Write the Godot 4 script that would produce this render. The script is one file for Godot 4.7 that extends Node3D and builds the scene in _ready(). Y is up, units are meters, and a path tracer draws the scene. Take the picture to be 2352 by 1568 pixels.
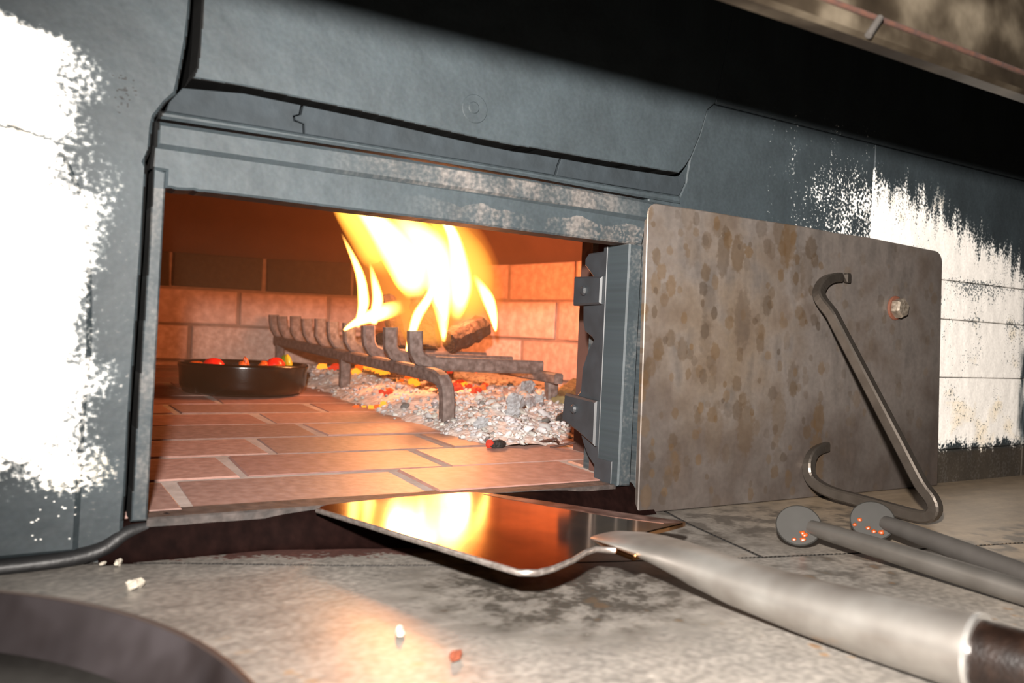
extends Node3D
# Wood-fired oven mouth, seen from the stone shelf in front of it. Lengths below are in units of S metres.
const S := 0.72
const OVEN_X := 0.48
const OVEN_Z := -1.1
const OVEN_R := 1.0
var used := {}
var M := {}
var rng := RandomNumberGenerator.new()
var uvmode := 0
var PAN := Vector2(-.225, .53)

func P(x: float, y: float, z: float) -> Vector3:
	return Vector3(x * S, (y + 0.27) * S, z * S)
func fy(z: float) -> float:
	return -.224 - .03 * z

func _ready() -> void:
	# ---- camera
	var cam := Camera3D.new()
	cam.name = "camera"
	cam.transform = Transform3D(Basis(Vector3(.856359, .043533, .514543), Vector3(-.032853, .999015, -.029844), Vector3(-.515336, .008652, .856945)).orthonormalized(), P(0, 0, 1))
	cam.near = 0.03
	cam.far = 20.0
	var lens := CameraAttributesPhysical.new()
	lens.frustum_focal_length = 29.05
	lens.frustum_focus_distance = 0.98
	lens.exposure_aperture = 7.0
	lens.frustum_near = 0.03
	lens.frustum_far = 20.0
	cam.attributes = lens
	cam.fov = 44.87
	add_child(cam)
	cam.current = true
	# ---- surroundings and exposure
	var we := WorldEnvironment.new()
	we.name = "surroundings"
	var env := Environment.new()
	env.background_mode = Environment.BG_COLOR
	env.background_color = Color(.16, .15, .145)
	env.tonemap_mode = Environment.TONE_MAPPER_LINEAR
	env.tonemap_exposure = 1.0
	env.volumetric_fog_enabled = true
	env.volumetric_fog_density = 0.0
	env.sdfgi_enabled = true
	env.ssao_enabled = true
	env.ssil_enabled = true
	we.environment = env
	add_child(we)
	# ---- the flash that lights the oven front
	var flash := SpotLight3D.new()
	flash.name = "camera_flash"
	flash.light_color = Color(1.0, .97, .94)
	flash.light_energy = 5.0
	flash.light_size = 0.017
	flash.spot_angle = 56.0
	flash.spot_angle_attenuation = 1.0
	flash.spot_range = 8.0
	flash.spot_attenuation = 2.0
	flash.shadow_enabled = true
	add_child(flash)
	flash.look_at_from_position(P(-.05, .19, 1.0), P(1.0, .03, 0))
	# ---- the fire's own light, inside the flames
	for f in [[.95, .13, -1.06, 1.2], [1.04, .06, -1.05, 1.0], [.90, .28, -1.12, .45]]:
		var o := OmniLight3D.new()
		o.name = "fire_glow"
		o.light_color = Color(1.0, .60, .38)
		o.light_energy = f[3] * 0.23
		o.light_size = 0.05
		o.omni_range = 6.0
		o.omni_attenuation = 2.0
		o.shadow_enabled = true
		o.position = P(f[0], f[1], f[2])
		add_child(o, true)
	rng.seed = 4711
	materials()
	oven_face()
	oven_chamber()
	shelf()
	hood()
	door_plate()
	peel()
	tongs()
	pan()
	grate()
	ash()
	logs()
	flames()
	dish()
	litter()
	smoke()

# ------------------------------------------------------------------ helpers
func tag(o: Node, label := "", category := "", group := "", kind := "") -> Node:
	if label: o.set_meta("label", label)
	if category: o.set_meta("category", category)
	if group: o.set_meta("group", group)
	if kind: o.set_meta("kind", kind)
	return o
func numbered(n: String) -> String:
	var k: int = used.get(n, 0)
	used[n] = k + 1
	return n if k == 0 else "%s_%03d" % [n, k]
func thing(called: String, at: Vector3, label := "", category := "", group := "", kind := "") -> Node3D:
	var o := Node3D.new()
	o.name = numbered(called)
	o.position = at
	add_child(o, true)
	tag(o, label, category, group, kind)
	return o
func mb() -> SurfaceTool:
	var st := SurfaceTool.new()
	st.begin(Mesh.PRIMITIVE_TRIANGLES)
	st.set_smooth_group(0)
	return st
# the mesh is made in the scene's axes and moved back under its parent
func put(st: SurfaceTool, called: String, mat: Material, parent: Node3D = null) -> MeshInstance3D:
	st.generate_normals()
	var m := MeshInstance3D.new()
	m.mesh = st.commit()
	m.material_override = mat
	if parent:
		m.name = called
		m.position = -parent.position if parent.get_parent() == self else Vector3.ZERO
		parent.add_child(m, true)
	else:
		m.name = numbered(called)
		add_child(m, true)
	return m
func vert(st: SurfaceTool, p: Vector3) -> void:
	st.set_uv(Vector2(p.x / S, p.y / S - .27) if uvmode == 0 else Vector2(p.x / S, p.z / S))
	st.add_vertex(p)
func tri(st: SurfaceTool, a: Vector3, b: Vector3, c: Vector3, out: Vector3) -> void:
	if (b - a).cross(c - a).dot(out) > 0.0:
		var t := b
		b = c
		c = t
	vert(st, a)
	vert(st, b)
	vert(st, c)
func quad(st: SurfaceTool, a: Vector3, b: Vector3, c: Vector3, d: Vector3, out: Vector3) -> void:
	tri(st, a, b, c, out)
	tri(st, a, c, d, out)
func inset(poly: PackedVector2Array, d: float) -> PackedVector2Array:
	var n := poly.size()
	var area := 0.0
	for i in n:
		area += poly[i].cross(poly[(i + 1) % n])
	var sg := signf(area)
	var out := PackedVector2Array()
	for i in n:
		var e0 := (poly[i] - poly[(i + n - 1) % n]).normalized()
		var e1 := (poly[(i + 1) % n] - poly[i]).normalized()
		var n0 := Vector2(-e0.y, e0.x) * sg
		var n1 := Vector2(-e1.y, e1.x) * sg
		var b := (n0 + n1).normalized()
		out.append(poly[i] + b * d / maxf(b.dot(n0), .4))
	return out
# an extruded outline with a chamfered front; f maps (u, v, height) to the scene
func slab(st: SurfaceTool, poly: PackedVector2Array, h0: float, h1: float, bevel: float, f: Callable, jitter := 0.0) -> void:
	st.set_smooth_group(-1)
	var n := poly.size()
	if jitter > 0.0:
		for i in n:
			poly[i] += Vector2(rng.randf_range(-jitter, jitter), rng.randf_range(-jitter, jitter))
	var inn := inset(poly, bevel)
	var up: Vector3 = (f.call(0.0, 0.0, 1.0) - f.call(0.0, 0.0, 0.0)).normalized()
	var idx := Geometry2D.triangulate_polygon(inn)
	for k in range(0, idx.size(), 3):
		tri(st, f.call(inn[idx[k]].x, inn[idx[k]].y, h1), f.call(inn[idx[k + 1]].x, inn[idx[k + 1]].y, h1), f.call(inn[idx[k + 2]].x, inn[idx[k + 2]].y, h1), up)
	idx = Geometry2D.triangulate_polygon(poly)
	for k in range(0, idx.size(), 3):
		tri(st, f.call(poly[idx[k]].x, poly[idx[k]].y, h0), f.call(poly[idx[k + 1]].x, poly[idx[k + 1]].y, h0), f.call(poly[idx[k + 2]].x, poly[idx[k + 2]].y, h0), -up)
	var area := 0.0
	for i in n:
		area += poly[i].cross(poly[(i + 1) % n])
	for i in n:
		var j := (i + 1) % n
		var e := (poly[j] - poly[i])
		var o2 := Vector2(e.y, -e.x) * signf(area)
		var out: Vector3 = (f.call(o2.x, o2.y, 0.0) - f.call(0.0, 0.0, 0.0)).normalized()
		quad(st, f.call(poly[i].x, poly[i].y, h0), f.call(poly[j].x, poly[j].y, h0), f.call(poly[j].x, poly[j].y, h1 - bevel), f.call(poly[i].x, poly[i].y, h1 - bevel), out)
		quad(st, f.call(poly[i].x, poly[i].y, h1 - bevel), f.call(poly[j].x, poly[j].y, h1 - bevel), f.call(inn[j].x, inn[j].y, h1), f.call(inn[i].x, inn[i].y, h1), out + up)
func on_wall(u: float, v: float, h: float) -> Vector3:
	return P(u, v, h)
func on_shelf(u: float, v: float, h: float) -> Vector3:
	return P(u, h, v)
func pv(a: Array) -> PackedVector2Array:
	var o := PackedVector2Array()
	for k in range(0, a.size(), 2):
		o.append(Vector2(a[k], a[k + 1]))
	return o
func circle(n: int) -> PackedVector2Array:
	var o := PackedVector2Array()
	for k in n:
		o.append(Vector2(cos(TAU * k / n), sin(TAU * k / n)))
	return o
func square_profile(c := .25) -> PackedVector2Array:
	return pv([1, c - 1, 1, 1 - c, 1 - c, 1, c - 1, 1, -1, 1 - c, -1, c - 1, c - 1, -1, 1 - c, -1])
# a bar or tube swept along points (scene units); rx across, ry along the up hint
func sweep(st: SurfaceTool, pts: Array, rx: Array, ry: Array, prof: PackedVector2Array, up := Vector3.UP, smooth := 0) -> void:
	st.set_smooth_group(smooth)
	var rings := []
	var n := pts.size()
	var u := up
	for i in n:
		var t: Vector3 = (pts[mini(i + 1, n - 1)] - pts[maxi(i - 1, 0)]).normalized()
		var side := t.cross(u)
		if side.length() < .05:
			side = t.cross(Vector3(u.z, u.x, u.y))
		side = side.normalized()
		var v := side.cross(t).normalized()
		if i > 0 and up == Vector3.ZERO:
			u = v
		var ring := []
		for q in prof:
			ring.append(pts[i] + side * q.x * rx[mini(i, rx.size() - 1)] + v * q.y * ry[mini(i, ry.size() - 1)])
		rings.append(ring)
	var m := prof.size()
	for i in n - 1:
		var c: Vector3 = (pts[i] + pts[i + 1]) / 2
		for k in m:
			var l := (k + 1) % m
			quad(st, rings[i][k], rings[i][l], rings[i + 1][l], rings[i + 1][k], (rings[i][k] + rings[i + 1][l]) / 2 - c)
	st.set_smooth_group(-1)
	for e in [0, n - 1]:
		var dir: Vector3 = (pts[0] - pts[1]) if e == 0 else (pts[n - 1] - pts[n - 2])
		for k in m:
			tri(st, pts[e], rings[e][k], rings[e][(k + 1) % m], dir)
	st.set_smooth_group(0)
func smooth_path(pts: Array, per := 6) -> Array:
	var c := []
	var n := pts.size()
	for i in n - 1:
		for k in per:
			var t := float(k) / per
			c.append(pts[i].cubic_interpolate(pts[i + 1], pts[maxi(i - 1, 0)], pts[mini(i + 2, n - 1)], t))
	c.append(pts[n - 1])
	return c
func lathe(st: SurfaceTool, at: Vector3, prof: Array, segs := 64, sx := 1.0) -> void:
	st.set_smooth_group(0)
	for i in prof.size() - 1:
		var a: Vector2 = prof[i]
		var b: Vector2 = prof[i + 1]
		var nn := Vector2(b.y - a.y, a.x - b.x)
		for k in segs:
			var t0 := TAU * k / segs
			var t1 := TAU * (k + 1) / segs
			var d0 := Vector3(cos(t0), 0, sin(t0))
			var d1 := Vector3(cos(t1), 0, sin(t1))
			var out := (d0 + d1).normalized() * nn.x + Vector3.UP * nn.y
			quad(st, at + d0 * a.x + Vector3.UP * a.y, at + d1 * a.x + Vector3.UP * a.y, at + d1 * b.x + Vector3.UP * b.y, at + d0 * b.x + Vector3.UP * b.y, out)
func rock(st: SurfaceTool, at: Vector3, size: Vector3, basis := Basis.IDENTITY, rough := .3, rows := 6, cols := 8, smooth := -1) -> void:
	st.set_smooth_group(smooth)
	var g := []
	for i in rows + 1:
		var row := []
		var th := PI * i / rows
		for k in cols:
			var ph := TAU * k / cols
			var d := Vector3(sin(th) * cos(ph), cos(th), sin(th) * sin(ph))
			var r := 1.0 + (rng.randf_range(-rough, rough) if i > 0 and i < rows else 0.0)
			row.append(at + basis * (d * r * size))
		g.append(row)
	for i in rows:
		for k in cols:
			var l := (k + 1) % cols
			var out: Vector3 = (g[i][k] + g[i + 1][l]) / 2 - at
			if i > 0:
				tri(st, g[i][k], g[i][l], g[i + 1][l], out)
			if i < rows - 1:
				tri(st, g[i][k], g[i + 1][l], g[i + 1][k], out)
	st.set_smooth_group(0)
func spin(a: float, b: float, c: float) -> Basis:
	return Basis.from_euler(Vector3(a, b, c))
func ss(a: float, b: float, x: float) -> float:
	return smoothstep(a, b, x)

# ------------------------------------------------------------------ materials
func noise_tex(freq: float, oct: int, sd: int, c0: Color, c1: Color, size := 512, type := FastNoiseLite.TYPE_SIMPLEX_SMOOTH, mid = null) -> NoiseTexture2D:
	var n := FastNoiseLite.new()
	n.seed = sd
	n.noise_type = type
	n.frequency = freq
	n.fractal_octaves = oct
	var t := NoiseTexture2D.new()
	t.width = size
	t.height = size
	t.seamless = true
	t.noise = n
	var g := Gradient.new()
	g.set_color(0, c0)
	g.set_color(1, c1)
	if mid != null:
		g.add_point(mid[0], mid[1])
	t.color_ramp = g
	return t
func gray_noise(w: int, h: int, freq: float, oct: int, sd: int) -> PackedByteArray:
	var n := FastNoiseLite.new()
	n.seed = sd
	n.frequency = freq
	n.fractal_octaves = oct
	var im := n.get_image(w, h)
	im.convert(Image.FORMAT_L8)
	return im.get_data()
func mat(c: Color, rough: float, metal := 0.0, tex: Texture2D = null, scale := 6.0, bump: Texture2D = null, bump_cm := 0.0, spec := .5) -> StandardMaterial3D:
	var m := StandardMaterial3D.new()
	m.albedo_color = c
	m.roughness = rough
	m.metallic = metal
	m.metallic_specular = spec
	if tex:
		m.albedo_texture = tex
	if tex or bump:
		m.uv1_triplanar = true
		m.uv1_scale = Vector3.ONE * scale
	if bump:
		m.heightmap_enabled = true
		m.heightmap_texture = bump
		m.heightmap_scale = bump_cm
	return m
func materials() -> void:
	var W := Color.WHITE
	var bump := noise_tex(.02, 5, 3, Color.BLACK, W)
	var fine := noise_tex(.12, 3, 5, Color.BLACK, W)
	var mottle := noise_tex(.02, 5, 8, Color(.55, .52, .5), W)
	var brick_tex := noise_tex(.022, 6, 12, Color(.80, .77, .76), Color(1, 1, 1))
	var soft := noise_tex(.012, 4, 9, Color(.84, .83, .82), W)
	M.bump = bump
	M.fine = fine
	for k in 4:
		var c: Color = [Color(.58, .44, .40), Color(.54, .41, .38), Color(.61, .48, .44), Color(.52, .42, .39)][k]
		M["brick%d" % k] = mat(c, .5, 0, brick_tex, 4.0 + k * .7, bump, .025)
		c = [Color(.74, .60, .54), Color(.70, .56, .50), Color(.78, .64, .58), Color(.73, .62, .57)][k]
		M["wallbrick%d" % k] = mat(c, .9, 0, brick_tex, 3.0 + k * .6, bump, .12)
		M["sootbrick%d" % k] = mat(c.darkened(.74), .9, 0, brick_tex, 3.0 + k * .6, bump, .12)
	M.mortar = mat(Color(.58, .54, .52), .95, 0, soft, 6.0, fine, .03)
	M.wallmortar = mat(Color(.54, .43, .38), .95, 0, soft, 6.0)
	M.dome = mat(Color(.29, .175, .14), .95, 0, soft, 2.0, bump, .12)
	M.soot = mat(Color(.03, .028, .026), .9, 0, mottle, 4.0, bump, .2)
	M.crack = mat(Color(.02, .02, .02), 1.0, 0, null, 1.0, null, 0, .0)
	M.black_paint = mat(Color(.16, .175, .19), .5, 0, soft, 5.0)
	M.paint_rough = mat(Color(.155, .178, .194), .7, 0, soft, 4.0, bump, .07, .25)
	M.lip = mat(Color(.085, .04, .032), .75, 0, noise_tex(.03, 5, 31, Color(.5, .45, .45), W), 4.0, null, 0, .12)
	M.fillet = mat(Color(.085, .085, .09), .5, 0, soft, 4.0, bump, .08)
	M.dusty = mat(Color(.27, .235, .22), .7, 0, noise_tex(.03, 5, 33, Color(.4, .38, .37), W), 4.0, bump, .08)
	M.hood = mat(Color(.40, .375, .34), .36, .35, noise_tex(.012, 5, 34, Color(.25, .22, .19), Color(1, .98, .93), 512, FastNoiseLite.TYPE_SIMPLEX_SMOOTH, [.5, Color(.45, .42, .38)]), 1.6, bump, .05)  # pale end of the noise paints flash highlights into the steel colour
	M.rust = mat(Color(.24, .11, .03), .85, 0, mottle, 9.0)
	M.steel = mat(Color(.74, .73, .71), .34, .88, noise_tex(.010, 4, 41, Color(.70, .67, .65), W), 3.0)
	M.steel_bright = mat(Color(.86, .85, .83), .25, .9)
	M.steel_dark = mat(Color(.22, .21, .20), .5, .15, soft, 6.0)
	M.arm_steel = mat(Color(.50, .485, .465), .34, .85, soft, 4.0)
	M.disc_steel = mat(Color(.15, .145, .135), .62, 0, soft, 6.0, null, 0, .3)
	M.bar_steel = mat(Color(.34, .315, .29), .33, .75, soft, 6.0)
	M.blade = mat(Color(.80, .61, .42), .12, 1.0, noise_tex(.010, 4, 43, Color(.72, .66, .64), W), 2.5)
	M.blade.anisotropy_enabled = false
	M.blade_sheen = mat(Color(.62, .52, .49), .42, .9, noise_tex(.02, 5, 44, Color(.35, .28, .26), W), 4.0)  # paler copy of the blade metal, a reflection put into colour
	M.blade_edge = mat(Color(.80, .77, .75), .3, .85, mottle, 12.0)
	M.wood = mat(Color(.13, .085, .06), .32, 0, noise_tex(.02, 4, 47, Color(.3, .26, .25), W), 6.0, fine, .02)
	M.grate = mat(Color(.46, .41, .395), .72, .1, mottle, 6.0, bump, .05)
	M.ash = mat(Color(.86, .82, .79), .98, 0, noise_tex(.02, 6, 51, Color(.62, .6, .6), W), 6.0, bump, .25)
	M.ash_bits = mat(W, .95)
	M.ash_bits.vertex_color_use_as_albedo = true
	M.flake = mat(Color(.62, .64, .66), .95, 0, mottle, 14.0, bump, .15)
	M.char = mat(Color(.075, .06, .055), .8, 0, mottle, 9.0, bump, .6)
	M.log = mat(Color(.23, .15, .10), .85, 0, mottle, 6.0, bump, .6)
	M.fresh_log = mat(Color(.50, .44, .27), .8, 0, mottle, 5.0, bump, .3)
	M.glaze = mat(Color(.016, .013, .012), .2, 0, mottle, 6.0, fine, .01)
	M.stew = mat(Color(.34, .16, .055), .35, 0, noise_tex(.05, 4, 61, Color(.35, .3, .25), W), 14.0, bump, .4)
	M.tomato = mat(Color(.78, .10, .045), .25)
	M.tomato.subsurf_scatter_enabled = true
	M.tomato.subsurf_scatter_strength = .15
	M.pepper = mat(Color(.72, .62, .10), .3)
	M.pepper_green = mat(Color(.33, .42, .08), .3)
	M.carrot = mat(Color(.86, .36, .06), .4, 0, mottle, 20.0)
	M.grease = mat(Color(.46, .19, .03), .4)
	M.crumb = mat(Color(.62, .59, .54), .9)
	M.crumb_brown = mat(Color(.38, .17, .08), .8)
	M.twig = mat(Color(.20, .09, .05), .8)
	M.stone = mat(Color.WHITE, .42)
	M.bolt = mat(Color(.80, .75, .68), .3, .7, mottle, 14.0)
	M.rust_ring = mat(Color(.36, .20, .13), .8)
	for k in 3:
		var e := mat([Color(.5, .2, .08), Color(.45, .16, .07), Color(.3, .1, .05)][k], .9, 0, mottle, 20.0)
		e.emission_enabled = true
		e.emission = [Color(1, .56, .13), Color(1, .36, .07), Color(1, .2, .05)][k]
		e.emission_energy_multiplier = [2.0, 1.3, .7][k]
		M["ember%d" % k] = e
	for k in 3:
		var f := StandardMaterial3D.new()
		f.shading_mode = BaseMaterial3D.SHADING_MODE_UNSHADED
		f.vertex_color_use_as_albedo = true
		f.transparency = BaseMaterial3D.TRANSPARENCY_ALPHA
		f.roughness = 1.0
		f.cull_mode = BaseMaterial3D.CULL_DISABLED
		var v: float = [2.9, 1.1, 1.5][k]
		f.albedo_color = Color(v, v, v)
		M["flame%d" % k] = f
	wall_map()
	shelf_map()
	plate_map()
	pan_map()

func image_tex(w: int, h: int, data: PackedByteArray) -> ImageTexture:
	return ImageTexture.create_from_image(Image.create_from_data(w, h, false, Image.FORMAT_RGB8, data))
func lerp_pts(p: PackedFloat32Array, x: float) -> float:
	# p holds x, value pairs with x rising
	if x <= p[0]: return p[1]
	for k in range(2, p.size(), 2):
		if x < p[k]:
			return lerpf(p[k - 1], p[k + 1], (x - p[k - 2]) / (p[k] - p[k - 2]))
	return p[p.size() - 1]
# whitewash, grey paint and worn metal of the oven front; u: x from -.5 to 2.7, v: y from -.3 to .5
func wall_map() -> void:
	var w := 2048
	var h := 1024
	var n1 := gray_noise(w, h / 2, .014, 4, 101)
	var n2 := gray_noise(w, h / 2, .20, 3, 102)
	var n3 := gray_noise(w, h / 8, .05, 4, 103)
	var d := PackedByteArray()
	d.resize(w * h * 3)
	var lx := PackedFloat32Array([-.3, .069, -.11, .069, -.035, .073, .078, .069, .142, .058, .182, .046, .234, .051, .275, .046, .292, .026, .302, -.01, .31, -.05, .5, -.3])
	var ry := PackedFloat32Array([1.1, .10, 1.17, .20, 1.2, .33, 1.29, .355, 1.36, .335, 1.386, .322, 1.487, .304, 1.62, .276, 1.766, .237, 1.93, .19, 2.2, .14, 2.7, .05])
	# sooty sides of the open crack and of the gap under the panel
	var crack_l := PackedFloat32Array([-.226, .1085, -.193, .1105, -.111, .1115, -.014, .1145, .083, .1175, .15, .118, .16, .118, .177, .117, .194, .122, .211, .123, .224, .125, .243, .136, .254, .147, .27, .149, .292, .152, .315, .155, .34, .157, .363, .158, .6, .159])
	var crack_r := PackedFloat32Array([-.226, .1172, -.111, .1198, -.014, .1223, .083, .1253, .16, .1262, .18, .1265, .222, .130, .24, .141, .2545, .152, .262, .155, .2735, .164, .288, .169, .324, .171, .363, .1715, .6, .173])
	var gap_y := PackedFloat32Array([.15, .2740, .22, .276, .293, .274, .377, .272, .462, .268, .535, .265, .59, .264, .63, .266, .672, .2655, .759, .266, .9, .268])
	var left_of := PackedFloat32Array()
	for j in h:
		left_of.append(lerp_pts(lx, -.3 + .8 * (j + .5) / h))
	var top_of := PackedFloat32Array()
	for i in w:
		top_of.append(lerp_pts(ry, -.5 + 3.2 * (i + .5) / w))
	for j in h:
		var y := -.3 + .8 * (j + .5) / h
		for i in w:
			var x := -.5 + 3.2 * (i + .5) / w
			var at := j * w + i
			var a := n1[(j >> 1) * w + i] / 255.0 - .5
			var b := n2[(j >> 1) * w + i] / 255.0 - .5
			var c := n3[(j >> 3) * w + i] / 255.0 - .5
			var white := 0.0
			var wear := 0.0
			if x < .14:
				var s := (left_of[j] - x) / .032 + a * 1.9 + b * 1.7
				white = clampf(s + .5, 0, 1)
				white = pow(white, 1.7)
				# the foot of the block: dark, with chips of old whitewash
				var low := clampf((y + .183 + a * .05) / .016 + b * 2.5, 0, 1)
				white *= maxf(low, 1.0 if b > .30 and x > .02 and x < .068 and y > -.24 else 0.0)
			elif x > 1.1 and y < .42:
				if x > 1.386:
					white = clampf((top_of[i] - y) / .03 + .5 + a * 1.6 + b * 2.6 + c * 2.8, 0, 1)
					var scuff := ss(.17, .145, y) * ss(.10, .14, y) + .8 * ss(.02, 0.0, absf(y - .07)) + .35 * ss(.006, 0.0, absf(y + .05)) + .5 * ss(.012, .0, absf(y - .15))
					if b + a * .6 > .36 - .22 * scuff:
						white *= .35
					if x > 1.9 and x < 2.0:
						white *= clampf(1.0 - ss(1.915, 1.955, x) * ss(2.0, 1.96, x) * (.55 + c * 2.5), 0, 1)
				else:
					var dense := ss(1.10, 1.37, x) * ss(top_of[i] + .03, top_of[i] - .05, y) * .42
					white = clampf((b + a * .5 + c * .35 + dense - .33) * 4.5, 0, 1)
				var low2 := clampf((y + .197) / .012 + a * 2.0 + b * 3.0 + c * 3.0, 0, 1)
				white *= low2
				if y < -.185 and x > 1.386 and b + c > .12:
					wear = .35
			if x > .12 and x < .84 and y < .235:
				if y > .190 and y < .2165:
					wear = ss(.30, .42, x) * ss(.86, .72, x) * clampf(.62 + a * 1.2 + b * .9 + c * .8, 0, 1)
				elif y > .145 and y < .172 + a * .02:
					wear = ss(.40, .58, x) * clampf(.45 + a * 1.5 + b * 1.2 + c * 1.5, 0, 1)
					if x > .72 and b > .1: wear = .9
				if x < .14 and y < .145:
					wear = clampf(.42 + a * 1.6 + c * 1.0 + b * 1.0, 0, 1) * .7
				if x > .797 and y < .14:
					wear = 0.0 if x < .8025 else clampf(a * 1.2 + b * .8 + .05 + ss(-.13, -.2, y) * .5, 0, .6)
			elif x > .045 and x <= .12 and y < .1:
				wear = clampf((b - .22) * 4.0 + a * .5, 0, .6)
			var tone := 1.0 + a * .22 + b * .14
			var r := 42.0 * tone
			var g := 49.0 * tone
			var bl := 52.5 * tone
			if y < -.19 and x > 1.1:
				var k := ss(-.19, -.21, y)
				r = lerpf(r, 52 * tone, k)
				g = lerpf(g, 46 * tone, k)
				bl = lerpf(bl, 39 * tone, k)
			var wt := 74.0 * (1.0 + a * .5 + b * .5)
			r = lerpf(r, wt, wear)
			g = lerpf(g, wt * .96, wear)
			bl = lerpf(bl, wt * .93, wear)
			if x < .13:
				# hairline crack across the white block, pits in the paint beside the open crack
				var ck := .186 - .10 * (x + .02) + .012 * a + .004 * b
				if absf(y - ck) < .0016 and x < .09 and b < .3:
					white *= .25
				var pit := ss(.045, .0, Vector2((x - .098) * 1.2, (y - .245) * .8).length())
				if b * .9 + a * .4 + pit * .42 > .52:
					r *= .3
					g *= .3
					bl *= .3
			if y > -.225 and x > .108 and x < .18 and x > lerp_pts(crack_l, y) and x < lerp_pts(crack_r, y):
				r = 3
				g = 3
				bl = 3
			elif y > .254 and y < .28 and x > .15 and x < .9:
				var gy := lerp_pts(gap_y, x)
				if y < gy and y > gy - .0098:
					r = 3
					g = 3
					bl = 3
			var wh := 236.0 * (1.0 + b * .10 + c * .08)
			var warm := clampf(a * 3.0 - .7 + (.5 if y < -.1 else 0.0), 0, 1) * .25
			r = lerpf(r, wh, white)
			g = lerpf(g, wh * (.98 - warm * .18), white)
			bl = lerpf(bl, wh * (.95 - warm * .5), white)
			at *= 3
			d[at] = int(clampf(r, 0, 255))
			d[at + 1] = int(clampf(g, 0, 255))
			d[at + 2] = int(clampf(bl, 0, 255))
	var m := StandardMaterial3D.new()
	m.albedo_texture = image_tex(w, h, d)
	m.texture_repeat = false
	m.uv1_scale = Vector3(1 / 3.2, 1 / .8, 1)
	m.uv1_offset = Vector3(.5 / 3.2, .3 / .8, 0)
	m.roughness = .62
	m.metallic_specular = .4
	M.wall = m
	# a fine grained relief shared by paint and whitewash, laid over the same map
	var nb := FastNoiseLite.new()
	nb.seed = 9
	nb.frequency = .035
	nb.fractal_octaves = 5
	var im := nb.get_image(2048, 512)
	m.heightmap_enabled = true
	m.heightmap_texture = ImageTexture.create_from_image(im)
	m.heightmap_scale = .07
# stone of the shelf; u: x from -.4 to 2.4, v: z from -.2 to 1.0
func shelf_map() -> void:
	var w := 1536
	var h := 768
	var n1 := gray_noise(w, h, .010, 5, 201)
	var n2 := gray_noise(w, h, .16, 3, 202)
	var n3 := gray_noise(w, h, .035, 4, 203)
	var n4 := gray_noise(w / 6, h, .06, 4, 204)
	var d := PackedByteArray()
	d.resize(w * h * 3)
	var seam := PackedFloat32Array([-1.2, -.37, -.4, -.1420, -.006, -.0258, .159, .0352, .33, .1152, .5, .1802, .82, .2745, .96, .3087, 1.4, .395, 3.2, .616])
	var joint := PackedFloat32Array([.017, .886, .092, .862, .273, .820])
	for j in h:
		var z := -.2 + 1.2 * (j + .5) / h
		for i in w:
			var x := -.4 + 2.8 * (i + .5) / w
			var at := j * w + i
			var a := n1[at] / 255.0 - .5
			var b := n2[at] / 255.0 - .5
			var c := n3[at] / 255.0 - .5
			var e := n4[j * (w / 6) + mini(i / 6, w / 6 - 1)] / 255.0 - .5
			var right := ss(.8, 1.25, x)
			var tone := 1.0 + a * .16 + b * lerpf(.42, .14, right) + c * .14 + e * .16
			var r := lerpf(97.0, 122.0, right) * tone
			var g := lerpf(93.0, 106.0, right) * tone
			var bl := lerpf(88.0, 87.0, right) * tone
			# soot and grease stains round the peel and under the door
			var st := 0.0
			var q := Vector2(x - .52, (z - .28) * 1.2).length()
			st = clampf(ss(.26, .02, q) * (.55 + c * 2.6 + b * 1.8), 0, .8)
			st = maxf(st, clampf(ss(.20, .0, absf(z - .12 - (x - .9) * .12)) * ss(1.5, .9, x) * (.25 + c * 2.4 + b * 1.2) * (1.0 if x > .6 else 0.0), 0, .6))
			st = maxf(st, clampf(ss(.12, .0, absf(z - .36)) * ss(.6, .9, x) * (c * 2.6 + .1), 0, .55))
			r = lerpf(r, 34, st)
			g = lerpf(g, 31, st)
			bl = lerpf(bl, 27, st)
			# brown paint that ran from the threshold
			var edge := -.015 + .36 * (x - .1) + .05 * c + .04 * b + .03 * a
			if x < .75:
				var p := clampf((edge - z) / .012 + .5 + b * 1.2, 0, 1) * ss(.02, .10, x)
				r = lerpf(r, 54 * tone, p)
				g = lerpf(g, 35 * tone, p)
				bl = lerpf(bl, 31 * tone, p)
			var ru := clampf((c + a * .7 - .40) * 5.0, 0, .5) * ss(.2, .5, z)
			r = lerpf(r, 105, ru)
			g = lerpf(g, 68, ru)
			bl = lerpf(bl, 34, ru)
			var sy := lerp_pts(seam, x)
			if absf(z - sy) < .0026 or (z < sy and absf(x - lerp_pts(joint, z)) < .003 and x > .7):
				r = 12
				g = 10
				bl = 8
			if b > .42:
				r = lerpf(r, 150, .6)
				g = lerpf(g, 145, .6)
				bl = lerpf(bl, 138, .6)
			at *= 3
			d[at] = int(clampf(r, 0, 255))
			d[at + 1] = int(clampf(g, 0, 255))
			d[at + 2] = int(clampf(bl, 0, 255))
	var m := StandardMaterial3D.new()
	m.albedo_texture = image_tex(w, h, d)
	m.texture_repeat = false
	m.uv1_scale = Vector3(1 / 2.8, 1 / 1.2, 1)
	m.uv1_offset = Vector3(.4 / 2.8, .2 / 1.2, 0)
	m.roughness = .36
	m.metallic_specular = .8
	m.heightmap_enabled = true
	var nb := FastNoiseLite.new()
	nb.seed = 19
	nb.frequency = .11
	nb.fractal_octaves = 3
	m.heightmap_texture = ImageTexture.create_from_image(nb.get_image(1024, 512))
	m.heightmap_scale = .015
	M.stone = m
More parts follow.
